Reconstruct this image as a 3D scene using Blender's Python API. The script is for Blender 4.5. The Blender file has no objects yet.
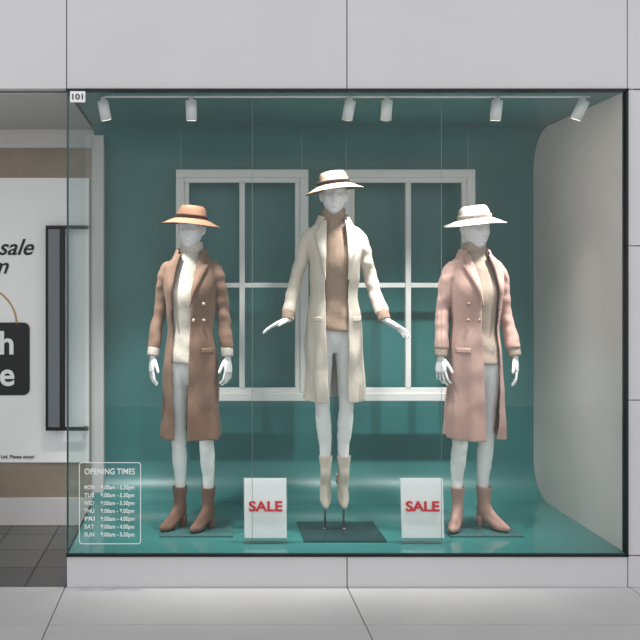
import bpy, bmesh, math, random
from mathutils import Vector, Matrix, noise
random.seed(4)
scene = bpy.context.scene
scene.view_settings.view_transform = 'Standard'
D = bpy.data

# ---------------------------------------------------------------- materials
def lin(c):
    r = []
    for v in c:
        v = v / 255.0
        r.append(v / 12.92 if v <= 0.04045 else ((v + 0.055) / 1.055) ** 2.4)
    return (r[0], r[1], r[2], 1.0)

def mat(name, col, rough=0.5, metal=0.0, bump=0.0, bscale=50.0, var=0.0, vscale=2.0, sheen=0.0, emit=None, estr=0.0, spec=0.5, knit=False, coat=0.0, folds=0.0):
    m = D.materials.new(name); m.use_nodes = True
    nt = m.node_tree; b = nt.nodes['Principled BSDF']
    b.inputs['Base Color'].default_value = lin(col)
    b.inputs['Roughness'].default_value = rough
    b.inputs['Metallic'].default_value = metal
    b.inputs['Specular IOR Level'].default_value = spec
    b.inputs['Sheen Weight'].default_value = sheen
    b.inputs['Coat Weight'].default_value = coat
    if emit:
        b.inputs['Emission Color'].default_value = lin(emit)
        b.inputs['Emission Strength'].default_value = estr
    tc = nt.nodes.new('ShaderNodeTexCoord')
    if var > 0:
        n = nt.nodes.new('ShaderNodeTexNoise'); n.inputs['Scale'].default_value = vscale; n.inputs['Detail'].default_value = 5
        nt.links.new(tc.outputs['Object'], n.inputs['Vector'])
        mp = nt.nodes.new('ShaderNodeMapRange')
        mp.inputs['From Min'].default_value = 0.3; mp.inputs['From Max'].default_value = 0.7
        mp.inputs['To Min'].default_value = 1 - var; mp.inputs['To Max'].default_value = 1 + var
        nt.links.new(n.outputs['Fac'], mp.inputs['Value'])
        h = nt.nodes.new('ShaderNodeHueSaturation'); h.inputs['Color'].default_value = lin(col)
        nt.links.new(mp.outputs['Result'], h.inputs['Value'])
        nt.links.new(h.outputs['Color'], b.inputs['Base Color'])
    if bump > 0:
        bp = nt.nodes.new('ShaderNodeBump'); bp.inputs['Strength'].default_value = bump
        if knit:
            w = nt.nodes.new('ShaderNodeTexVoronoi'); w.inputs['Scale'].default_value = bscale
            mpn = nt.nodes.new('ShaderNodeMapping'); mpn.inputs['Scale'].default_value = (1.0, 1.0, 0.55)
            nt.links.new(tc.outputs['Object'], mpn.inputs['Vector'])
            nt.links.new(mpn.outputs['Vector'], w.inputs['Vector'])
            nt.links.new(w.outputs['Distance'], bp.inputs['Height'])
            bp.inputs['Distance'].default_value = 0.002
            bp.invert = True
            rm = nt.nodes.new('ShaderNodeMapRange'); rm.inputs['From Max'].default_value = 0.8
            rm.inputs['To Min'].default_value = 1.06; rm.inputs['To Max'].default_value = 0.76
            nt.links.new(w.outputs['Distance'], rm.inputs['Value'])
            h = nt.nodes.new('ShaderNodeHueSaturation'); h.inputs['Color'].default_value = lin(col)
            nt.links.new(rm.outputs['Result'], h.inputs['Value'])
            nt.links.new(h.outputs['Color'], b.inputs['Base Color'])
        else:
            n2 = nt.nodes.new('ShaderNodeTexNoise'); n2.inputs['Scale'].default_value = bscale; n2.inputs['Detail'].default_value = 4
            nt.links.new(tc.outputs['Object'], n2.inputs['Vector'])
            nt.links.new(n2.outputs['Fac'], bp.inputs['Height'])
            bp.inputs['Distance'].default_value = 0.004
        last = bp
        if folds > 0:
            mp2 = nt.nodes.new('ShaderNodeMapping'); mp2.inputs['Scale'].default_value = (1.0, 1.0, 0.4); mp2.inputs['Rotation'].default_value = (0.2, 0.35, 0)
            nt.links.new(tc.outputs['Object'], mp2.inputs['Vector'])
            n3 = nt.nodes.new('ShaderNodeTexNoise'); n3.inputs['Scale'].default_value = 13; n3.inputs['Detail'].default_value = 1.5; n3.inputs['Distortion'].default_value = 0.6
            nt.links.new(mp2.outputs['Vector'], n3.inputs['Vector'])
            b3 = nt.nodes.new('ShaderNodeBump'); b3.inputs['Strength'].default_value = folds; b3.inputs['Distance'].default_value = 0.03
            nt.links.new(n3.outputs['Fac'], b3.inputs['Height']); nt.links.new(bp.outputs['Normal'], b3.inputs['Normal']); last = b3
        nt.links.new(last.outputs['Normal'], b.inputs['Normal'])
    return m

def glass_mat(name, tint, fac):
    m = D.materials.new(name); m.use_nodes = True
    nt = m.node_tree
    for n in list(nt.nodes): nt.nodes.remove(n)
    o = nt.nodes.new('ShaderNodeOutputMaterial'); mx = nt.nodes.new('ShaderNodeMixShader')
    t = nt.nodes.new('ShaderNodeBsdfTransparent'); t.inputs['Color'].default_value = (*tint, 1)
    g = nt.nodes.new('ShaderNodeBsdfGlossy'); g.inputs['Roughness'].default_value = 0.02
    lw = nt.nodes.new('ShaderNodeLayerWeight'); lw.inputs['Blend'].default_value = 0.15
    mr = nt.nodes.new('ShaderNodeMapRange'); mr.inputs['To Min'].default_value = fac; mr.inputs['To Max'].default_value = 0.4
    nt.links.new(lw.outputs['Facing'], mr.inputs['Value'])
    nt.links.new(mr.outputs['Result'], mx.inputs['Fac'])
    nt.links.new(t.outputs[0], mx.inputs[1]); nt.links.new(g.outputs[0], mx.inputs[2])
    nt.links.new(mx.outputs[0], o.inputs['Surface'])
    return m

M_wall = mat('wall_panel', (206, 205, 207), 0.6, bump=0.05, bscale=60, var=0.03, vscale=1.5)
M_pave = mat('paving', (184, 183, 184), 0.65, bump=0.06, bscale=80, var=0.04, vscale=2.5)
M_gap = mat('joint', (120, 118, 118), 0.9)
M_teal = mat('teal_paint', (56, 116, 115), 0.36, bump=0.05, bscale=12, var=0.12, vscale=2.4)
M_tealf = mat('teal_floor', (60, 118, 116), 0.10, var=0.05, vscale=2.2)
M_white = mat('white_plaster', (218, 210, 207), 0.6, bump=0.25, bscale=6, var=0.05)
M_frame = mat('black_metal', (28, 30, 32), 0.4, metal=0.3)
M_deco = mat('white_paint_wood', (222, 221, 219), 0.45)
M_soffit = mat('soffit', (188, 186, 186), 0.7)
M_light = mat('light_metal', (200, 198, 197), 0.4)
M_beige = mat('frosted_film', (146, 132, 116), 0.3, var=0.12, vscale=5)
M_paper = mat('paper', (246, 246, 246), 0.5)
M_red = mat('red_print', (200, 24, 36), 0.5)
M_blackprint = mat('black_print', (22, 22, 24), 0.5)
M_whiteprint = mat('white_print', (245, 245, 245), 0.5)
M_gold = mat('gold_cord', (196, 160, 90), 0.4)
M_glass = glass_mat('glass_clear', (0.92, 0.96, 0.955), 0.035)
M_glassedge = mat('glass_edge', (40, 78, 76), 0.2)
M_acryl = glass_mat('acrylic', (0.99, 0.995, 0.995), 0.04)
M_lampw = mat('lamp_white', (222, 222, 222), 0.4)
M_lampe = mat('lamp_lens', (255, 250, 240), 0.4, emit=(255, 244, 225), estr=6)
M_wire = mat('steel_wire', (140, 158, 158), 0.6, metal=0.0)
M_plate = mat('dark_mirror_plate', (58, 82, 84), 0.10, metal=0.4)
M_plate2 = mat('tinted_glass_plate', (74, 112, 112), 0.08, metal=0.1)
M_steel = mat('steel', (150, 150, 155), 0.3, metal=0.8)
M_skin = mat('mannequin_gloss_white', (230, 228, 229), 0.35)
M_pants = mat('white_denim', (236, 234, 233), 0.8, bump=0.25, bscale=180, folds=0.2)

def tile_mat():
    m = mat('dark_tiles', (74, 73, 75), 0.4)
    nt = m.node_tree; b = nt.nodes['Principled BSDF']
    tc = nt.nodes.new('ShaderNodeTexCoord'); br = nt.nodes.new('ShaderNodeTexBrick')
    br.inputs['Color1'].default_value = lin((98, 97, 98)); br.inputs['Color2'].default_value = lin((80, 79, 81))
    br.inputs['Mortar'].default_value = lin((36, 36, 38)); br.inputs['Scale'].default_value = 1.0
    br.inputs['Mortar Size'].default_value = 0.005; br.inputs['Brick Width'].default_value = 0.3; br.inputs['Row Height'].default_value = 0.3
    br.offset = 0.0
    nt.links.new(tc.outputs['Object'], br.inputs['Vector']); nt.links.new(br.outputs['Color'], b.inputs['Base Color'])
    return m
M_tile = tile_mat()

# ---------------------------------------------------------------- mesh helpers
def link(o, parent=None):
    scene.collection.objects.link(o)
    if parent: o.parent = parent
    return o

def empty(name, loc=(0, 0, 0)):
    e = D.objects.new(name, None); e.location = loc; e.empty_display_size = 0.1
    return link(e)

def mesh_obj(name, verts, faces, m, parent=None, smooth=True):
    me = D.meshes.new(name); me.from_pydata([tuple(v) for v in verts], [], faces); me.update()
    bm = bmesh.new(); bm.from_mesh(me); bmesh.ops.recalc_face_normals(bm, faces=bm.faces); bm.to_mesh(me); bm.free()
    if smooth:
        for p in me.polygons: p.use_smooth = True
    if m: me.materials.append(m)
    return link(D.objects.new(name, me), parent)

def boxes(name, lst, m, parent=None, bevel=0.0):
    """lst of (x0,x1,y0,y1,z0,z1)"""
    V = []; F = []
    for x0, x1, y0, y1, z0, z1 in lst:
        b = len(V)
        V += [(x0, y0, z0), (x1, y0, z0), (x1, y1, z0), (x0, y1, z0), (x0, y0, z1), (x1, y0, z1), (x1, y1, z1), (x0, y1, z1)]
        F += [[b + i for i in f] for f in ((0, 3, 2, 1), (4, 5, 6, 7), (0, 1, 5, 4), (1, 2, 6, 5), (2, 3, 7, 6), (3, 0, 4, 7))]
    o = mesh_obj(name, V, F, m, parent, smooth=False)
    if bevel > 0:
        md = o.modifiers.new('bevel', 'BEVEL'); md.width = bevel; md.segments = 2
    return o

def rings_geo(rings, cap=True, closed=True):
    V = []; F = []; n = len(rings[0])
    for r in rings: V += list(r)
    for i in range(len(rings) - 1):
        for j in range(n if closed else n - 1):
            k = (j + 1) % n
            F.append([i * n + j, i * n + k, (i + 1) * n + k, (i + 1) * n + j])
    if cap and closed:
        F.append(list(range(n))); F.append([(len(rings) - 1) * n + j for j in range(n)])
    return V, F

def merge(geos):
    V = []; F = []
    for v, f in geos:
        b = len(V); V += list(v); F += [[b + i for i in q] for q in f]
    return V, F

def catmull(keys, sub):
    out = []; n = len(keys)
    for i in range(n - 1):
        p0 = keys[max(i - 1, 0)]; p1 = keys[i]; p2 = keys[i + 1]; p3 = keys[min(i + 2, n - 1)]
        for s in range(sub):
            t = s / sub
            out.append(tuple(0.5 * ((2 * b) + (c - a) * t + (2 * a - 5 * b + 4 * c - d) * t * t + (3 * b - a - 3 * c + d) * t ** 3)
                             for a, b, c, d in zip(p0, p1, p2, p3)))
    out.append(tuple(keys[-1])); return out

def keyed(keys, z):
    """keys sorted ascending in z (first comp); smooth interpolation"""
    if z <= keys[0][0]: return keys[0][1:]
    for a, b in zip(keys, keys[1:]):
        if z <= b[0]:
            t = (z - a[0]) / (b[0] - a[0])
            return tuple(x + (y - x) * t for x, y in zip(a[1:], b[1:]))
    return keys[-1][1:]

def tube(keys, sub=6, n=24, wr=0.0, wf=30, seed=0):
    """keys (x,y,z,ra,rb): ra across X-ish, rb other"""
    P = catmull(keys, sub); rings = []
    for i, p in enumerate(P):
        c = Vector(p[:3]); a = Vector(P[max(i - 1, 0)][:3]); b = Vector(P[min(i + 1, len(P) - 1)][:3])
        t = (b - a).normalized()
        ref = Vector((1, 0, 0)) if abs(t.x) < 0.85 else Vector((0, 0, 1))
        u = (ref - t * ref.dot(t)).normalized(); v = t.cross(u)
        ring = []
        for j in range(n):
            an = 2 * math.pi * j / n
            d = u * math.cos(an) * p[3] + v * math.sin(an) * p[4]
            if wr > 0:
                q = (c + d) ; s = noise.noise(Vector((q.x * wf * .6 + seed, q.y * wf * .6, q.z * wf)))
                d *= 1 + wr * s
            ring.append(c + d)
        rings.append(ring)
    return rings_geo(rings)

def cyl(p0, p1, r0, r1=None, n=24):
    r1 = r0 if r1 is None else r1
    p0 = Vector(p0); p1 = Vector(p1); t = (p1 - p0).normalized()
    ref = Vector((1, 0, 0)) if abs(t.x) < 0.8 else Vector((0, 1, 0))
    u = (ref - t * ref.dot(t)).normalized(); v = t.cross(u)
    return rings_geo([[c + (u * math.cos(2 * math.pi * j / n) + v * math.sin(2 * math.pi * j / n)) * r for j in range(n)] for c, r in ((p0, r0), (p1, r1))])

def text(name, s, x, y, z, h, m, parent=None, w=None, align='LEFT', bold=0.0, shear=0.0):
    """text facing -Y, h=cap height; w=wanted width"""
    c = D.curves.new(name, 'FONT'); c.body = s; c.size = 1.0; c.align_x = align; c.offset = bold; c.shear = shear
    c.extrude = 0.002
    c.materials.append(m)
    o = link(D.objects.new(name, c), parent)
    bpy.context.view_layer.update()
    sc = h / 0.72
    wx = sc if w is None else w / max(o.dimensions.x, 1e-4)
    o.scale = (wx, sc, 1.0); o.rotation_euler = (math.radians(90), 0, 0); o.location = (x, y, z)
    return o

# ---------------------------------------------------------------- room / facade
XL, XR, ZB, ZT, YB = -0.676, 2.18, 0.173, 2.538, 1.19
SX = [-2.14, -0.683, 0.7525, 2.188, 3.64, 5.0]
g = 0.0025
pan = []
for a, b in zip(SX, SX[1:]):
    pan.append((a + g, b - g, 0, 0.08, ZT + 0.012, 3.6))
pan.append((-3.6, SX[0] - g, 0, 0.08, ZT + 0.012, 3.6))
zs = [0.16, 0.955, 1.745, ZT + 0.007]
for a, b in zip(zs, zs[1:]): 
    for c, d in ((SX[3], SX[4]), (SX[4], SX[5])):
        pan.append((c + g + 0.002, d - g, 0, 0.08, a + g, b - g))
for a, b in zip(SX[1:], SX[2:]): pan.append((a + g, b - g, -0.004, 0.08, 0.0, 0.156))
wf = boxes('wall_front', pan, M_wall, bevel=0.0015)
back = boxes('joint_backing', [(-3.6, 5.0, 0.05, 0.1, ZT + 0.008, 3.58), (2.2, 5.0, 0.05, 0.1, 0.0, ZT + 0.03), (-0.66, 5.0, 0.05, 0.09, 0.0, 0.15)], M_gap, wf)

# sidewalk
tiles = []
ys = [0.0, -0.475, -1.915, -3.355, -4.795, -6.2]
xs = [-3.58, -2.13, -0.69, 0.7525, 2.195, 3.64, 5.0]
for y1, y0 in zip(ys, ys[1:]):
    for a, b in zip(xs, xs[1:]): tiles.append((a + g, b - g, y0 + g, y1 - g, -0.05, 0.0))
sw = boxes('sidewalk', tiles, M_pave, bevel=0.0015)
boxes('sidewalk_bed', [(-3.6, 5.02, -6.25, 0.1, -0.09, -0.008)], M_gap, sw)
boxes('floor_entrance', [(-2.6, -0.69, 0.0, 1.35, -0.06, -0.002)], M_tile)

# display box (cyclorama: floor, curved back wall, ceiling)
R = 0.24
def sheet(name, prof, m):
    V = []; F = []
    for y, z in prof: V += [(XL, y, z), (XR, y, z)]
    for i in range(len(prof) - 1): F.append([2 * i, 2 * i + 1, 2 * i + 3, 2 * i + 2])
    o = mesh_obj(name, V, F, m)
    return o
ar = [(YB - R + R * math.sin(a), ZB + R - R * math.cos(a)) for a in [math.pi / 2 * i / 24 for i in range(25)]]
ar2 = [(YB - R + R * math.cos(a), ZT - R + R * math.sin(a)) for a in [math.pi / 2 * i / 24 for i in range(25)]]
sheet('wall_back', ar + ar2, M_teal)
boxes('floor', [(XL, XR, 0.0, YB - R, ZB - 0.016, ZB)], M_tealf)
boxes('ceiling', [(XL, XR, 0.03, YB - R, ZT, ZT + 0.03)], M_teal)
boxes('wall_right', [(XR, XR + 0.05, 0.02, YB + 0.02, ZB - 0.02, ZT + 0.02)], M_white)
# unseen panel added behind display to keep it light tight
boxes('light_block_rear', [(XL, XR + 0.05, YB + 0.01, YB + 0.06, 0.0, ZT + 0.1)], M_gap)
boxes('plinth_side_wall', [(XL - 0.006, XL + 0.03, 0.08, YB, 0.0, ZB - 0.016)], M_wall)

# glazing
win = empty('window_1')
boxes('frame', [(XL - 0.008, XR + 0.008, -0.012, 0.03, ZT - 0.003, ZT + 0.010),
                (XL - 0.008, XR + 0.008, -0.012, 0.03, ZB - 0.017, ZB - 0.003),
                (XR - 0.004, XR + 0.008, -0.012, 0.03, ZB - 0.017, ZT + 0.010),
                (XL - 0.008, XL + 0.004, 0.03, YB - 0.1, ZB - 0.017, ZB + 0.002),
                (XL - 0.008, XL + 0.004, 0.03, YB - 0.1, ZT - 0.003, ZT + 0.010)], M_frame, win)
boxes('glass_corner_edge', [(XL - 0.006, XL + 0.003, -0.002, 0.006, ZB - 0.003, ZT - 0.003)], M_glassedge, win)
mesh_obj('glass_front', [(XL, 0.002, ZB), (XR, 0.002, ZB), (XR, 0.002, ZT), (XL, 0.002, ZT)], [(0, 1, 2, 3)], M_glass, win, False)
mesh_obj('glass_side', [(XL, 0.006, ZB), (XL, YB - 0.11, ZB), (XL, YB - 0.11, ZT), (XL, 0.006, ZT)], [(0, 1, 2, 3)], M_glass, win, False)
boxes('post', [(-0.694, -0.617, 1.08, 1.19, 0.0, ZT)], M_light, win, bevel=0.003)

# entrance recess
boxes('ceiling_entrance', [(-2.6, XL - 0.008, 0.08, 1.35, ZT, ZT + 0.04)], M_soffit)
boxes('wall_left', [(-2.65, -2.6, 0.0, 1.35, 0, ZT)], M_wall)
boxes('wall_facade_left', [(-3.6, -2.6, 0, 0.08, 0, ZT + 0.008)], M_wall)
door = empty('door_1')
boxes('header', [(-2.6, -0.694, 1.08, 1.2, 2.42, ZT)], M_light, door, bevel=0.002)
boxes('bottom_rail', [(-2.6, -0.694, 1.08, 1.14, 0.0, 0.175)], M_light, door, bevel=0.002)
boxes('leaf_glass', [(-2.6, -0.694, 1.10, 1.12, 0.175, 2.42)], M_beige, door)
boxes('handle', [(-0.978, -0.707, 1.015, 1.035, 1.895, 1.918), (-0.978, -0.707, 1.015, 1.035, 0.618, 0.641),
                 (-0.978, -0.962, 1.015, 1.035, 0.63, 1.90), (-0.888, -0.855, 1.012, 1.038, 0.63, 1.90),
                 (-0.74, -0.72, 1.03, 1.08, 1.897, 1.916), (-0.74, -0.72, 1.03, 1.08, 0.62, 0.639)], M_frame, door, bevel=0.003)
boxes('handle_plate', [(-0.965, -0.886, 1.02, 1.03, 0.64, 1.90)], mat('smoked_plate', (110, 116, 122), 0.2), door)
post = empty('sale_poster')
boxes('sheet', [(-2.15, -0.712, 1.088, 1.099, 0.403, 2.228)], M_paper, post)
yP = 1.085
text('script_line', 'Super sale', -1.075, yP, 1.735, 0.105, M_blackprint, post, align='RIGHT', shear=0.35, bold=0.012)
text('script_line_b', 'from', -1.235, yP, 1.615, 0.105, M_blackprint, post, align='RIGHT', shear=0.35, bold=0.012)
def rrect(x0, x1, z0, z1, r, y):
    pts = []
    for cx, cz, a0 in ((x1 - r, z1 - r, 0), (x0 + r, z1 - r, 90), (x0 + r, z0 + r, 180), (x1 - r, z0 + r, 270)):
        for i in range(9):
            a = math.radians(a0 + i * 90 / 8); pts.append(Vector((cx + r * math.cos(a), y, cz + r * math.sin(a))))
    return pts
V, F = rings_geo([rrect(-1.80, -1.092, 0.835, 1.30, 0.04, 1.08), rrect(-1.80, -1.092, 0.835, 1.30, 0.04, 1.088)])
mesh_obj('bag_shape', V, F, M_blackprint, post, False)
text('bag_text', 'Fresh', -1.185, 1.076, 1.10, 0.15, M_whiteprint, post, align='RIGHT', bold=0.02)
text('bag_text_b', 'Style', -1.185, 1.076, 0.90, 0.15, M_whiteprint, post, align='RIGHT', bold=0.02)
V, F = tube([(-1.445 + 0.27 * math.cos(a), 1.083, 1.29 + 0.25 * math.sin(a), 0.005, 0.005) for a in [math.pi * i / 12 for i in range(13)]], sub=2, n=8)
mesh_obj('bag_cord', V, F, M_gold, post)
text('small_print', 'Terms apply. Fashion Ltd. Please enjoy!', -1.06, yP, 0.43, 0.022, M_blackprint, post, align='RIGHT')

# number plaque
pl = empty('house_number_sign')
boxes('plate', [(-0.664, -0.586, -0.010, -0.003, 2.478, 2.536)], M_paper, pl, bevel=0.002)
text('digits', '101', -0.625, -0.0115, 2.492, 0.03, M_blackprint, pl, align='CENTER', bold=0.01, w=0.055)

# opening times lettering on glass
ot = empty('opening_times_decal')
o1 = rrect(-0.619, -0.302, 0.219, 0.638, 0.015, -0.003); o2 = rrect(-0.615, -0.306, 0.223, 0.634, 0.012, -0.003)
n = len(o1); mesh_obj('border', o1 + o2, [[i, (i + 1) % n, n + (i + 1) % n, n + i] for i in range(n)], M_whiteprint, ot, False)
text('heading', 'OPENING TIMES', -0.592, -0.004, 0.577, 0.030, M_whiteprint, ot, w=0.258, bold=0.006)
rows = [('MON', '9.00am - 5.30pm'), ('TUE', '9.00am - 5.30pm'), ('WED', '9.00am - 5.30pm'), ('THU', '9.00am - 9.00pm'), ('FRI', '9.00am - 4.00pm'), ('SAT', '9.00am - 4.00pm'), ('SUN', '9.00am - 5.30pm')]
for i, (a, b) in enumerate(rows):
    z = 0.500 - i * 0.0402
    text('day', a, -0.592, -0.004, z, 0.021, M_whiteprint, ot, w=0.05, bold=0.006)
    text('hours', b, -0.508, -0.004, z, 0.021, M_whiteprint, ot, w=0.172, bold=0.010)

# ---------------------------------------------------------------- hanging decorative windows
def deco_window(x0, x1, z0, z1, y):
    e = empty('hanging_window_frame')
    t = 0.052
    L = [(x0, x1, y, y + 0.045, z1 - t, z1), (x0, x1, y, y + 0.045, z0, z0 + t), (x0, x0 + t, y, y + 0.045, z0 + t, z1 - t), (x1 - t, x1, y, y + 0.045, z0 + t, z1 - t)]
    boxes('outer_frame', L, M_deco, e, bevel=0.004)
    a0, a1, b0, b1 = x0 + t, x1 - t, z0 + t, z1 - t; s = 0.030
    xm = (x0 + x1) / 2; zm = (z0 + z1) / 2
    L = [(a0, a1, y + 0.012, y + 0.038, b1 - s, b1), (a0, a1, y + 0.012, y + 0.038, b0, b0 + s), (a0, a0 + s, y + 0.012, y + 0.038, b0 + s, b1 - s), (a1 - s, a1, y + 0.012, y + 0.038, b0 + s, b1 - s),
         (xm - 0.017, xm + 0.017, y + 0.008, y + 0.036, b0 + s, b1 - s), (a0 + s, xm - 0.017, y + 0.012, y + 0.034, zm - 0.015, zm + 0.015), (xm + 0.017, a1 - s, y + 0.012, y + 0.034, zm - 0.015, zm + 0.015)]
    boxes('sash', L, M_deco, e, bevel=0.003)
    for wx in (x0 + 0.03, x1 - 0.04):
        V, F = cyl((wx, y + 0.02, z1), (wx, y + 0.02, ZT - 0.02), 0.0018, n=8)
        mesh_obj('wire', V, F, M_wire, e)
deco_window(-0.151, 0.681, 0.812, 2.267, 0.97)
deco_window(0.89, 1.729, 0.812, 2.267, 0.97)

# ---------------------------------------------------------------- sale signs
def sale_sign(xc):
    e = empty('sale_sign', (xc, 0.15, ZB)); 
    th = math.radians(-6)
    e.rotation_euler = (th, 0, 0)
    e.location.z += 0.006
    boxes('paper', [(-0.112, 0.112, -0.002, 0.002, 0.025, 0.335)], M_paper, e)
    boxes('acrylic_holder', [(-0.118, 0.118, -0.007, -0.004, 0.0, 0.340), (-0.118, 0.118, 0.004, 0.007, 0.0, 0.340)], M_acryl, e)
    boxes('foot', [(-0.118, 0.118, -0.01, 0.08, -0.002, 0.003)], M_acryl, e)
    text('lettering', 'SALE', 0, -0.0085, 0.165, 0.052, M_red, e, w=0.178, align='CENTER', bold=0.028)
    return e
sale_sign(0.348); sale_sign(1.182)
wr = empty('display_wire')
for wx in (0.275, 1.27):
    V, F = cyl((wx, 0.12, ZB), (wx, 0.12, ZT), 0.0012, n=8); mesh_obj('strand', V, F, M_wire, wr)

# ---------------------------------------------------------------- track lights
tr = boxes('ceiling_light_track', [(-0.50, 2.05, 0.11, 0.13, ZT - 0.008, ZT)], M_lampw, bevel=0.002)
def spot(x, target, power, cone=64):
    e = empty('track_spotlight')
    top = Vector((x, 0.12, ZT - 0.008))
    V, F = cyl(top + Vector((0, 0, 0.004)), top - Vector((0, 0, 0.022)), 0.014); mesh_obj('adapter', V, F, M_lampw, e)
    piv = top - Vector((0, 0, 0.03)); d = (Vector(target) - piv).normalized()
    dd = d
    a = piv - dd * 0.018; b = piv + dd * 0.088
    geo = merge([cyl(a, a + dd * 0.004, 0.024, 0.029), cyl(a + dd * 0.004, b, 0.029), cyl(a + Vector((0, 0, 0.0)), top, 0.006)])
    o = mesh_obj('can', geo[0], geo[1], M_lampw, e); 
    for p in o.data.polygons: p.use_smooth = len(p.vertices) == 4
    V, F = cyl(b - dd * 0.002, b + dd * 0.001, 0.024); mesh_obj('lens', V, F, M_lampe, e)
    L = D.lights.new('beam', 'SPOT'); L.energy = power; L.spot_size = math.radians(cone); L.spot_blend = 1.0; L.shadow_soft_size = 0.035; L.color = (1, 0.97, 0.93)
    lo = link(D.objects.new('beam', L), e); lo.location = b + dd * 0.008; lo.rotation_euler = dd.to_track_quat('-Z', 'Y').to_euler()
spot(-0.51, (-0.15, 0.62, 0.5), 135, 68)
spot(-0.047, (-0.0, 0.60, 0.5), 100)
spot(0.789, (0.56, 0.78, 0.7), 115, 70)
spot(0.984, (1.0, 0.78, 0.7), 115, 70)
spot(1.563, (1.5, 0.60, 0.5), 100)
spot(2.016, (1.5, 0.65, 1.0), 125, 72)

# ---------------------------------------------------------------- mannequin parts
NSE = 2.35
COAT = [(0.505, 0.168, 0.146, 0.0), (0.70, 0.159, 0.138, 0.0), (0.90, 0.151, 0.131, 0.0), (1.0, 0.144, 0.126, 0.0), (1.12, 0.130, 0.118, 0.0), (1.22, 0.134, 0.120, -0.004),
        (1.33, 0.146, 0.127, -0.006), (1.41, 0.151, 0.114, 0.0), (1.455, 0.146, 0.100, 0.003), (1.484, 0.132, 0.089, 0.005), (1.508, 0.106, 0.080, 0.006), (1.53, 0.078, 0.074, 0.006)]
COATS = catmull(COAT, 5)
def coat_sec(z): return keyed(COATS, z)
def coat_front(x, z):
    rx, ry, cy = coat_sec(z); q = min(abs(x) / rx, 0.999)
    return cy - ry * (1 - q ** NSE) ** (1 / NSE)

def coat_mesh(e, xl, xr, m, seed, zh=0.505, extra=()):
    rowsN = 74; cols = 110; rings = []
    for i in range(rowsN + 1):
        z = zh + (1.53 - zh) * i / rowsN
        rx, ry, cy = coat_sec(z)
        l = keyed(xl, z)[0]; r = keyed(xr, z)[0]
        f = lambda x: math.copysign((min(abs(x) / rx, 1)) ** (NSE / 2), x)
        tR = math.asin(f(r)); tL = math.asin(f(-l)); ring = []
        A = 0.0095 * max(0, min(1, (1.12 - z) / 0.6)) 
        for j in range(cols + 1):
            t = tR + (2 * math.pi - tL - tR) * j / cols
            s, c = math.sin(t), math.cos(t)
            x = rx * math.copysign(abs(s) ** (2 / NSE), s); y = cy - ry * math.copysign(abs(c) ** (2 / NSE), c)
            k = 1 + (A * (math.sin(6 * t + seed + z) + 0.6 * math.sin(11 * t + 2.2 * z + seed * 2)) + 0.012 * noise.noise(Vector((x * 8 + seed, y * 8, z * 7)))) / rx
            zz = z
            if i == 0: zz += 0.003 * math.sin(3 * t)
            ring.append(Vector((x * k, cy + (y - cy) * k, zz)))
        rings.append(ring)
    # closed shell: inner and outer skins
    th = 0.0085
    inner = [[Vector((v.x * (1 - th / 0.15), v.y * (1 - th / 0.13), v.z)) for v in r] for r in rings]
    loop = [r + list(reversed(q)) for r, q in zip(rings, inner)]
    V, F = rings_geo(loop, cap=False)
    n1 = cols + 1; nn = 2 * n1; last = (len(loop) - 1) * nn
    for base in (0, last):
        for j in range(cols): F.append([base + j, base + j + 1, base + nn - 2 - j, base + nn - 1 - j])
    V, F = merge([(V, F)] + list(extra))
    o = mesh_obj('coat_body', V, F, m, e)
    md = o.modifiers.new('r', 'REMESH'); md.mode = 'VOXEL'; md.voxel_size = 0.0038; md.use_smooth_shade = True
    sm = o.modifiers.new('s', 'SMOOTH'); sm.factor = 0.5; sm.iterations = 5
    return o

def lapel(e, edge, sgn, m, ztop=1.525, zbot=1.27, wmax=0.068):
    """edge keys; sgn=+1 the lapel spreads toward +x"""
    rows = 40; cols = 8; ring = []
    znotch = ztop - 0.075
    for i in range(rows + 1):
        z = zbot + (ztop - zbot) * i / rows
        if z < znotch: w = wmax * ((z - zbot) / (znotch - zbot)) ** 0.8
        elif z < znotch + 0.012: w = wmax * (1 - 0.45 * (z - znotch) / 0.012)
        else: w = wmax * 0.72 * (1 - 0.45 * (z - znotch - 0.012) / (ztop - znotch - 0.012))
        w = max(w, 0.003)
        ex = keyed(edge, z)[0]; r = []
        for j in range(cols + 1):
            v = j / cols; x = ex + sgn * (w * v - 0.004)
            zz = z + 0.018 * v * (1 if z > zbot + .05 else (z - zbot) / .05)
            zz = min(zz, 1.53)
            y = coat_front(x, zz) - 0.008 - 0.009 * math.sin(math.pi * (0.15 + 0.85 * (1 - v)))
            r.append(Vector((x, y, zz)))
        ring.append(r)
    V, F = rings_geo(ring, closed=False)
    o = mesh_obj('lapel', V, F, m, e)
    md = o.modifiers.new('thick', 'SOLIDIFY'); md.thickness = 0.005; md.offset = 0
    return o

def collar(e, m):
    prof = [(0.070, 0.066, 1.515), (0.071, 0.067, 1.545), (0.075, 0.071, 1.560), (0.083, 0.078, 1.560), (0.092, 0.086, 1.540), (0.104, 0.094, 1.512)]
    P = catmull(prof, 3); ring = []
    for rx, ry, z in P:
        r = []
        for j in range(41):
            t = math.radians(48 + (360 - 96) * j / 40)
            drop = 0.022 * max(0, math.cos(t))
            r.append(Vector((rx * math.sin(t), 0.008 - ry * math.cos(t), z - drop)))
        ring.append(r)
    V, F = rings_geo(ring, closed=False)
    o = mesh_obj('collar', V, F, m, e); md = o.modifiers.new('t', 'SOLIDIFY'); md.thickness = 0.004; md.offset = 0

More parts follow.
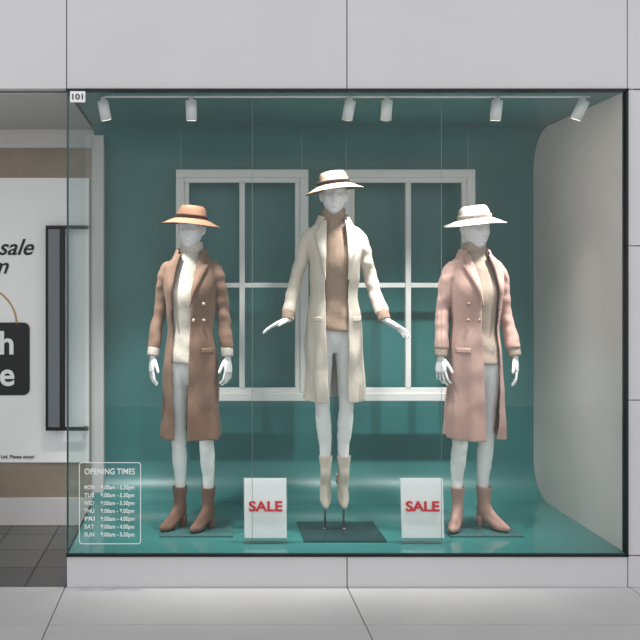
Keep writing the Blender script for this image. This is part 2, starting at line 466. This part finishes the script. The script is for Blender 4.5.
def flap(e, x0, x1, z0, z1, m, name='pocket_flap'):
    ring = []
    for i in range(5):
        z = z0 + (z1 - z0) * i / 4
        ring.append([Vector((x0 + (x1 - x0) * j / 8, coat_front(x0 + (x1 - x0) * j / 8, z) - 0.008, z)) for j in range(9)])
    V, F = rings_geo(ring, closed=False); o = mesh_obj(name, V, F, m, e)
    md = o.modifiers.new('t', 'SOLIDIFY'); md.thickness = 0.003; md.offset = 0

def button(e, x, z, m):
    y = coat_front(x, z) - 0.010
    g2 = merge([cyl((x, y, z), (x, y - 0.004, z), 0.010, 0.009, 20), cyl((x, y + .006, z), (x, y, z), 0.004, n=8)])
    mesh_obj('button', g2[0], g2[1], m, e)

def head(e, yaw, m, hatm, bandm, hat_tilt=(0, 0)):
    n = 96; mm = 80; rings = []; C = Vector((0, 0, 1.688))
    G = lambda x, z, cx, cz, sx, sz: math.exp(-((x - cx) / sx) ** 2 - ((z - cz) / sz) ** 2)
    for i in range(1, mm):
        ph = math.pi * i / mm; zz = -0.116 * math.cos(ph); ring = []
        low = max(0, -zz / 0.116)
        for j in range(n):
            a = 2 * math.pi * j / n
            s = math.sin(ph) ** 0.85
            x = 0.069 * s * math.cos(a) * (1 - 0.26 * low ** 1.5)
            yb = 0.094 * s * math.sin(a)
            y = yb * (1 - 0.10 * low) - 0.012 * low
            if yb > 0: y -= 0.045 * low ** 1.5 * (yb / 0.094)
            if yb < 0:
                fz = 1.688 + zz; w = min(1, -yb / 0.05); ax = abs(x)
                d = 0
                tip = max(0, min(1, (1.712 - fz) / 0.056)) if fz > 1.650 else max(0, 1 - (1.650 - fz) / 0.010)
                d += (0.006 + 0.017 * tip) * (1 if fz < 1.712 else math.exp(-((fz - 1.712) / 0.01) ** 2)) * math.exp(-(x / (0.0075 + 0.004 * tip)) ** 2) * (1 if tip > 0 or fz > 1.65 else 0)
                d -= 0.020 * G(ax, fz, 0.028, 1.694, 0.015, 0.012)
                d += 0.010 * G(ax, fz, 0.029, 1.692, 0.010, 0.0065)
                d += 0.005 * G(ax, fz, 0.026, 1.714, 0.022, 0.006)
                d += 0.007 * G(x, fz, 0, 1.633, 0.018, 0.0045)
                d += 0.008 * G(x, fz, 0, 1.622, 0.015, 0.005)
                d -= 0.006 * G(x, fz, 0, 1.6275, 0.020, 0.002)
                d -= 0.006 * G(x, fz, 0, 1.609, 0.018, 0.006)
                d += 0.008 * G(x, fz, 0, 1.592, 0.018, 0.010)
                d += 0.004 * G(ax, fz, 0.045, 1.672, 0.016, 0.014)
                y -= d * w
            ring.append(Vector((x, y, 1.688 + zz)))
        rings.append(ring)
    geo = [rings_geo(rings)]
    geo.append(tube([(0, 0.022, 1.50, 0.05, 0.05), (0, 0.016, 1.56, 0.046, 0.048), (0, 0.008, 1.62, 0.046, 0.052), (0, 0.006, 1.66, 0.046, 0.055)], n=28))
    for sx in (-1, 1):
        geo.append(tube([(sx * 0.065, 0.006, 1.655, 0.006, 0.006), (sx * 0.072, 0.012, 1.668, 0.007, 0.010), (sx * 0.075, 0.018, 1.690, 0.008, 0.014), (sx * 0.072, 0.014, 1.706, 0.006, 0.010)], n=14))
    V, F = merge(geo)
    Rz = Matrix.Rotation(yaw, 3, 'Z')
    V = [Rz @ Vector(v) - Vector((0, 0, 0.016)) for v in V]
    o = mesh_obj('head', V, F, m, e)
    md = o.modifiers.new('r', 'REMESH'); md.mode = 'VOXEL'; md.voxel_size = 0.0022; md.use_smooth_shade = True
    sm = o.modifiers.new('s', 'SMOOTH'); sm.factor = 0.5; sm.iterations = 1
    # hat
    prof = [(0.162, 0.003), (0.156, -0.001), (0.130, 0.0), (0.102, 0.003), (0.087, 0.006), (0.0845, 0.026), (0.082, 0.050), (0.078, 0.066), (0.069, 0.077), (0.056, 0.078), (0.036, 0.069), (0.015, 0.063), (0.002, 0.062)]
    P = catmull(prof, 4); rings = []
    def hp(r, z, a):
        x = r * math.cos(a); y = r * math.sin(a) * 1.12
        if r > 0.094 and z < 0.02:
            k = (r - 0.094) / 0.058
            z += -k * k * 0.010 + k * (-0.014 * max(0, -math.sin(a)) ** 1.3 + 0.006 * max(0, math.sin(a)) - 0.014 * math.cos(a) ** 2)
        if z > 0.02:
            h = min(1, (z - 0.02) / 0.05); fr_ = max(0, -math.sin(a))
            x *= 1 - 0.22 * h * fr_ * 1.0; z -= 0.008 * h * max(0, math.sin(a))
            x *= 1 - 0.07 * h
        return Vector((x, y, z))
    T = Matrix.Translation((0, 0.006, 1.722)) @ Matrix.Rotation(yaw, 4, 'Z') @ Matrix.Rotation(hat_tilt[0], 4, 'X') @ Matrix.Rotation(hat_tilt[1], 4, 'Y')
    for r, z in P: rings.append([T @ hp(r, z, 2 * math.pi * j / 64) for j in range(64)])
    V, F = rings_geo(rings, cap=False); F.append([(len(rings) - 1) * 64 + j for j in range(64)])
    o = mesh_obj('hat', V, F, hatm, e); md = o.modifiers.new('t', 'SOLIDIFY'); md.thickness = 0.003; md.offset = 0
    rings = [[T @ hp(r, z, 2 * math.pi * j / 64) for j in range(64)] for r, z in ((0.087, 0.007), (0.0905, 0.008), (0.0895, 0.0195), (0.0915, 0.021), (0.0915, 0.029), (0.086, 0.030))]
    V, F = rings_geo(rings, cap=False); mesh_obj('hat_band', V, F, bandm, e)

def hand(e, o, L, T, palm, m, spread=1.0, curl=0.35):
    L = Vector(L).normalized(); T = Vector(T); T = (T - L * T.dot(L)).normalized(); N = L.cross(T)
    if N.dot(Vector(palm)) < 0: N = -N
    o = Vector(o)
    def P(l, t, nn, r1, r2=None): 
        q = o + L * l + T * t + N * nn; return (q.x, q.y, q.z, r1, r2 if r2 else r1)
    geo = []
    rings = []
    for l, hw, hn, c in catmull([(-0.03, .021, .018, 0), (0.0, .021, .016, 0), (.02, .027, .015, 0), (.05, .037, .0135, 0), (.078, .039, .011, 0), (.088, .034, .008, 0)], 4):
        rings.append([o + L * l + T * (c + hw * math.cos(2 * math.pi * j / 24)) + N * hn * math.sin(2 * math.pi * j / 24) for j in range(24)])
    geo.append(rings_geo(rings))
    for t0, ln, sp, rr in ((0.029, 0.070, 0.16, 0.0078), (0.0095, 0.080, 0.04, 0.008), (-0.0100, 0.073, -0.07, 0.0077), (-0.028, 0.058, -0.22, 0.0068)):
        l, t, nn = 0.070, t0 * 0.95, 0.0; a = sp * spread; c = 0.05
        pts = [P(l, t, nn, rr)]
        for k, fr2 in enumerate((0.50 + 0.2, 0.28, 0.22)):
            c += curl * (0.4 + 0.5 * k) * (1.15 - t0 * 6)
            s = ln * fr2
            l += math.cos(a) * math.cos(c) * s; t += math.sin(a) * math.cos(c) * s; nn += math.sin(c) * s
            pts.append(P(l, t, nn, rr * (0.97 - 0.10 * (k + 1))))
        l += math.cos(c) * 0.004; nn += math.sin(c) * 0.004; pts.append(P(l, t, nn, 0.002))
        geo.append(tube(pts, sub=4, n=12))
    pts = [P(0.012, 0.014, 0.004, 0.011), P(0.036, 0.034, 0.009, 0.0105), P(0.062, 0.052, 0.014, 0.009), P(0.084, 0.061, 0.019, 0.0078), P(0.093, 0.064, 0.021, 0.003)]
    geo.append(tube(pts, sub=4, n=12))
    V, F = merge(geo); ob = mesh_obj('hand', V, F, m, e)
    md = ob.modifiers.new('r', 'REMESH'); md.mode = 'VOXEL'; md.voxel_size = 0.0021; md.use_smooth_shade = True
    sm = ob.modifiers.new('s', 'SMOOTH'); sm.factor = 0.5; sm.iterations = 2

def boot(e, pos, yaw, pitch, m, solem):
    S = 0.86
    keys = [(0.004, -0.168, -0.065, .028), (0.012, -0.182, -0.050, .035), (0.024, -0.185, -0.030, .038), (0.036, -0.172, -0.005, .038), (0.050, -0.148, 0.030, .036), (0.066, -0.118, 0.046, .035), (0.085, -0.086, 0.050, .034),
            (0.105, -0.060, 0.048, .034), (0.13, -0.046, 0.042, .034), (0.16, -0.044, 0.041, .036), (0.19, -0.047, 0.045, .040), (0.222, -0.051, 0.050, .044), (0.226, -0.049, 0.048, .042), (0.215, -0.045, 0.044, .038)]
    K = catmull(keys, 4); n = 40
    def bend(v):
        v = Vector((v.x * 0.86, v.y * S, v.z))
        piv = Vector((0, 0, 0.125)); k = max(0, min(1, (0.165 - v.z) / 0.07)); k = k * k * (3 - 2 * k)
        return piv + Matrix.Rotation(pitch * k, 3, 'X') @ (v - piv)
    T = Matrix.Translation(pos) @ Matrix.Rotation(yaw, 4, 'Z')
    rings = []
    for z, y0, y1, hw in K:
        r = []; cy = (y0 + y1) / 2; hy = (y1 - y0) / 2
        for j in range(n):
            a = 2 * math.pi * j / n; s = math.sin(a); c = math.cos(a)
            w = hw
            tpos = (s * hy - (-hy)) / (2 * hy)
            if z < 0.1:
                f = min(1, (0.1 - z) / 0.04); w = hw * (1 - f * (0.18 * (tpos > 0.5) * (tpos - 0.5) * 2 + 0.38 * max(0, 0.45 - tpos) / 0.45))
            w *= 1 + 0.03 * noise.noise(Vector((z * 40, s * 2, c)))
            r.append(T @ bend(Vector((w * math.copysign(abs(c) ** 0.85, c), cy + hy * s, z))))
        rings.append(r)
    V, F = rings_geo(rings, cap=False); F.append(list(range(n)))
    mesh_obj('boot', V, F, m, e)
    hr = []
    for z, y0, y1, hw in ((0.0, 0.006, 0.042, .021), (0.004, 0.004, 0.043, .022), (0.035, 0.002, 0.046, .025), (0.062, -0.010, 0.048, .031)):
        cy = (y0 + y1) / 2; hy = (y1 - y0) / 2; r = []
        for j in range(24):
            a = 2 * math.pi * j / 24; s = math.sin(a); c = math.cos(a)
            r.append(T @ bend(Vector((hw * math.copysign(abs(c) ** 0.6, c), cy + hy * math.copysign(abs(s) ** 0.6, s), z))))
        hr.append(r)
    V, F = rings_geo(hr); mesh_obj('boot_heel', V, F, m, e)
    sr = []
    for z, k in ((0.0, 0.94), (0.005, 0.97), (0.009, 0.95)):
        sr.append([T @ bend(Vector((0.030 * k * math.cos(2 * math.pi * j / 32), -0.116 + 0.056 * k * math.sin(2 * math.pi * j / 32), z))) for j in range(32)])
    V, F = rings_geo(sr); mesh_obj('boot_sole', V, F, solem, e)

def mannequin(x, y, z, yawb, xl, xr, armL, armR, legs, feet, headyaw, hands, cm, lapm, sm_, hatm, bandm, bm_, btnm, flaps, buttons, hat_tilt, seed, laps, zh=0.505):
    e = empty('mannequin', (x, y, z)); e.rotation_euler = (0, 0, yawb)
    geo = [tube([(0, 0.0, 0.80, .04, .05), (0, 0.0, 0.86, .11, .085), (0, 0.005, 0.93, .128, .098), (0, 0.0, 1.0, .116, .090), (0, 0, 1.08, .098, .08)], n=32)]
    for lg in legs: geo.append(tube(lg, n=28, wr=0.08, wf=26, seed=seed))
    V, F = merge(geo); o = mesh_obj('trousers', V, F, M_pants, e)
    md = o.modifiers.new('r', 'REMESH'); md.mode = 'VOXEL'; md.voxel_size = 0.006; md.use_smooth_shade = True
    s2 = o.modifiers.new('s', 'SMOOTH'); s2.factor = 0.5; s2.iterations = 3
    SW = [(0.925, .134, .112, 0), (0.935, .137, .116, 0), (1.0, .129, .108, 0), (1.10, .111, .096, 0), (1.20, .114, .104, -.004), (1.30, .125, .112, -.010), (1.38, .129, .102, -.004), (1.43, .122, .088, .002),
          (1.472, .102, .074, .008), (1.505, .074, .066, .012), (1.522, .063, .062, .014), (1.538, .060, .060, .014), (1.545, .064, .064, .014), (1.568, .064, .064, .013), (1.590, .062, .062, .012), (1.596, .057, .058, .012), (1.588, .050, .052, .012)]
    rings = []
    for zz, rx, ry, cy in catmull(SW, 4):
        rings.append([Vector((rx * math.cos(a) * (1 + .012 * math.sin(a * 5 + zz * 20)), cy + ry * math.sin(a) * (1 + .03 * math.sin(zz * 60 + 3 * a) * (1 if zz < 1.1 else .3)), zz + 0.004 * math.sin(3 * a + zz * 9))) for a in [2 * math.pi * j / 64 for j in range(64)]])
    V, F = rings_geo(rings, cap=False); o = mesh_obj('sweater', V, F, sm_, e)
    md = o.modifiers.new('t', 'SOLIDIFY'); md.thickness = 0.004; md.offset = 0
    head(e, headyaw, M_skin, hatm, bandm, hat_tilt)
    sl = [tube(arm, sub=8, n=36, wr=0.22, wf=20, seed=seed + arm[0][0] * 9) for arm in (armL, armR)]
    coat_mesh(e, xl, xr, cm, seed, zh, sl)
    collar(e, lapm)
    if laps[0]: lapel(e, xl, -1, lapm, zbot=laps[0], wmax=laps[2])
    if laps[1]: lapel(e, xr, 1, lapm, zbot=laps[1], wmax=laps[2])
    for arm in (armL, armR):
        a = Vector(arm[-2][:3]); b = Vector(arm[-1][:3]); d = (b - a).normalized()
        cz = [(*(b - d * .02), .028, .034), (*(b + d * 0.0), .034, .037), (*(b + d * .035), .033, .036), (*(b + d * .045), .029, .032), (*(b + d * .03), .021, .025)]
        V, F = tube(cz, sub=3, n=28); mesh_obj('sweater_cuff', V, F, sm_, e)
    for h in hands: hand(e, *h[0], M_skin, **h[1])
    for (p, yw, pt) in feet: boot(e, p, yw, pt, bm_, M_blackprint)
    for f in flaps: flap(e, *f, cm)
    for bx, bz in buttons: button(e, bx, bz, btnm)
    return e

def fab(name, c): return mat(name, c, 0.85, bump=0.2, bscale=220, var=0.03, vscale=14, sheen=0.08, spec=0.2, folds=0.28)
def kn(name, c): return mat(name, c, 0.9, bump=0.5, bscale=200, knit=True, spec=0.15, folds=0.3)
def su(name, c): return mat(name, c, 0.75, bump=0.15, bscale=90, var=0.04, vscale=10, sheen=0.03, spec=0.2)

def arm_side(s, f=0.0):
    return [(s * .085, .006, 1.470, .028, .040), (s * .116, .006, 1.458, .042, .056), (s * .143, .008, 1.415, .044, .059), (s * .160, .012, 1.35, .040, .054), (s * .178, .022, 1.22, .036, .047),
            (s * .192, .004 - f, 1.12, .036, .043), (s * .202, -.020 - f * 1.6, 1.03, .037, .041), (s * .204, -.024 - f * 1.8, 1.005, .037, .041)]
def leg(hx, kx, ax, kb=0.0):
    return [(hx, .004, .93, .064, .085), (hx, .0, .86, .067, .082), (hx * 1.0, -.004, .74, .055, .066), (kx, -.012, .58, .044, .051), (kx, -.014, .50, .041, .047), (kx * .5 + ax * .5, .004, .38, .041, .049), (ax, .012, .28, .033, .038), (ax, .008, .19, .028, .032)]

def hs(s, turn, f=0.0):
    return ((s * .209, -.032 - f * 2.0, .958), (s * .05, -.14, -1), (-s * turn, -1, 0), (-s, -.2, 0))

# left mannequin -- brown coat
xlA = [(0.505, -.088), (0.9, -.098), (1.30, -.098), (1.45, -.072), (1.53, -.052)]
xrA = [(0.505, -.004), (0.9, .002), (1.22, .012), (1.33, .024), (1.45, .046), (1.53, .060)]
brown = fab('brown_wool', (124, 98, 83)); 
m1 = mannequin(-0.050, 0.42, ZB + 0.012, math.radians(-7), xlA, xrA, arm_side(-1, .012), arm_side(1),
          [leg(-.074, -.068, -.062), leg(.080, .088, .096)],
          [((-.062, -.0, 0), math.radians(-36), 0), ((.098, -.0, 0), math.radians(-32), 0)], math.radians(-10),
          [(hs(-1, .5, .012), dict(spread=1.0, curl=.28)), (hs(1, .5), dict(spread=1.2, curl=.35))],
          brown, brown, kn('cream_knit', (206, 197, 186)), su('tan_felt', (116, 84, 66)), su('tan_band', (66, 44, 34)), su('brown_suede', (126, 95, 82)), mat('horn_button', (196, 176, 150), .4),
          [(.075, .138, .985, 1.012)], [(.085, 1.255), (.085, 1.165), (.03, 1.165)], (math.radians(-1), math.radians(5)), 1.0, (1.22, 1.24, .066))
# right mannequin -- pink coat (wrapped the other way)
xlB = [(k, -v) for k, v in xrA]; xrB = [(k, -v) for k, v in xlA]
pink = fab('pink_wool', (184, 150, 141))
m2 = mannequin(1.545, 0.42, ZB + 0.012, math.radians(5), xlB, xrB, arm_side(-1), arm_side(1, .012),
          [leg(-.080, -.090, -.100), leg(.074, .062, .052)],
          [((-.100, -.0, 0), math.radians(-34), 0), ((.052, -.0, 0), math.radians(34), 0)], math.radians(12),
          [(hs(-1, .5), dict(spread=1.2, curl=.35)), (hs(1, .5, .012), dict(spread=1.0, curl=.28))],
          pink, pink, kn('sand_knit', (180, 162, 148)), su('white_felt', (182, 174, 168)), su('white_band', (146, 136, 128)), su('pink_suede', (178, 142, 132)), mat('pink_button', (172, 126, 112), .4),
          [(-.138, -.075, .985, 1.012)], [(-.085, 1.255), (-.085, 1.165), (-.03, 1.165)], (math.radians(-1), math.radians(-5)), 2.3, (1.24, 1.22, .066))
# centre mannequin -- cream coat, raised on rods
xlC = [(0.505, -.048), (0.9, -.062), (1.25, -.070), (1.40, -.066), (1.53, -.054)]
xrC = [(0.505, .058), (0.9, .060), (1.25, .062), (1.40, .058), (1.53, .054)]
def arm_c(s):
    return [(s * .085, .006, 1.470, .028, .040), (s * .116, .006, 1.458, .042, .056), (s * .147, .008, 1.415, .044, .057), (s * .173, .012, 1.34, .040, .051), (s * .206, .022, 1.22, .036, .045),
            (s * .230, .0, 1.12, .035, .040), (s * .252, -.04, 1.045, .036, .039), (s * .258, -.052, 1.02, .036, .039)]
cream = fab('cream_wool', (206, 195, 182))
zc = ZB + 0.012 + 0.185
m3 = mannequin(0.745, 0.37, zc, 0.0, xlC, xrC, arm_c(-1), arm_c(1),
          [leg(-.066, -.066, -.046), leg(.066, .066, .054)],
          [((-.046, .0, 0), math.radians(-6), math.radians(48)), ((.054, .0, 0), math.radians(6), math.radians(48))], math.radians(-8),
          [(((-.266, -.075, .985), (-.85, -.30, -.32), (-.25, -1, .1), (0, -.2, -1)), dict(spread=1.8, curl=.12)),
           (((.266, -.075, .985), (.78, -.30, -.50), (.25, -1, .1), (0, -.2, -1)), dict(spread=1.8, curl=.12))],
          cream, cream, kn('tan_knit', (168, 143, 125)), su('beige_felt', (132, 112, 95)), su('dark_band', (40, 32, 28)), su('beige_suede', (206, 194, 180)), mat('beige_button', (205, 185, 160), .4),
          [(-.142, -.085, .975, 1.0), (.085, .142, .975, 1.0)], [], (math.radians(0), math.radians(-7)), 3.7, (1.20, 1.20, .060), zh=0.535)

# ---------------------------------------------------------------- display plates and rods
def plate(par, x, w, y0, y1, m, pegs=()):
    Mi = Matrix.Translation(par.location) @ Matrix.Rotation(par.rotation_euler.z, 4, 'Z'); Mi.invert()
    e = boxes('base_plate', [(x - w / 2, x + w / 2, y0, y1, ZB, ZB + 0.011)], m, par, bevel=0.002)
    e.matrix_parent_inverse = Mi
    for px, py, h in pegs:
        g2 = merge([cyl((px, py, ZB + .011), (px, py, ZB + h), 0.006), cyl((px, py, ZB + .011), (px, py, ZB + .016), 0.012)])
        r = mesh_obj('support_rod', g2[0], g2[1], M_steel, par); r.matrix_parent_inverse = Mi
plate(m1, -0.02, 0.40, 0.26, 0.55, M_plate2)
plate(m2, 1.56, 0.40, 0.26, 0.55, M_plate2)
plate(m3, 0.775, 0.44, 0.17, 0.53, M_plate, [(0.745 - .048, .37 + .012, 0.26), (0.745 + .056, .37 + .012, 0.26)])

# ---------------------------------------------------------------- light & camera
w = D.worlds.new('world'); scene.world = w; w.use_nodes = True
bg = w.node_tree.nodes['Background']; bg.inputs['Color'].default_value = (1.0, 1.0, 1.0, 1); bg.inputs['Strength'].default_value = 1.0

cam = D.cameras.new('camera'); co = link(D.objects.new('camera', cam))
co.location = (0, -4.3, 1.56); co.rotation_euler = (math.radians(90), 0, 0)
cam.sensor_width = 36; cam.lens = 840 * 36 / 640; cam.shift_x = 120 / 640; cam.shift_y = -38 / 640
scene.camera = co
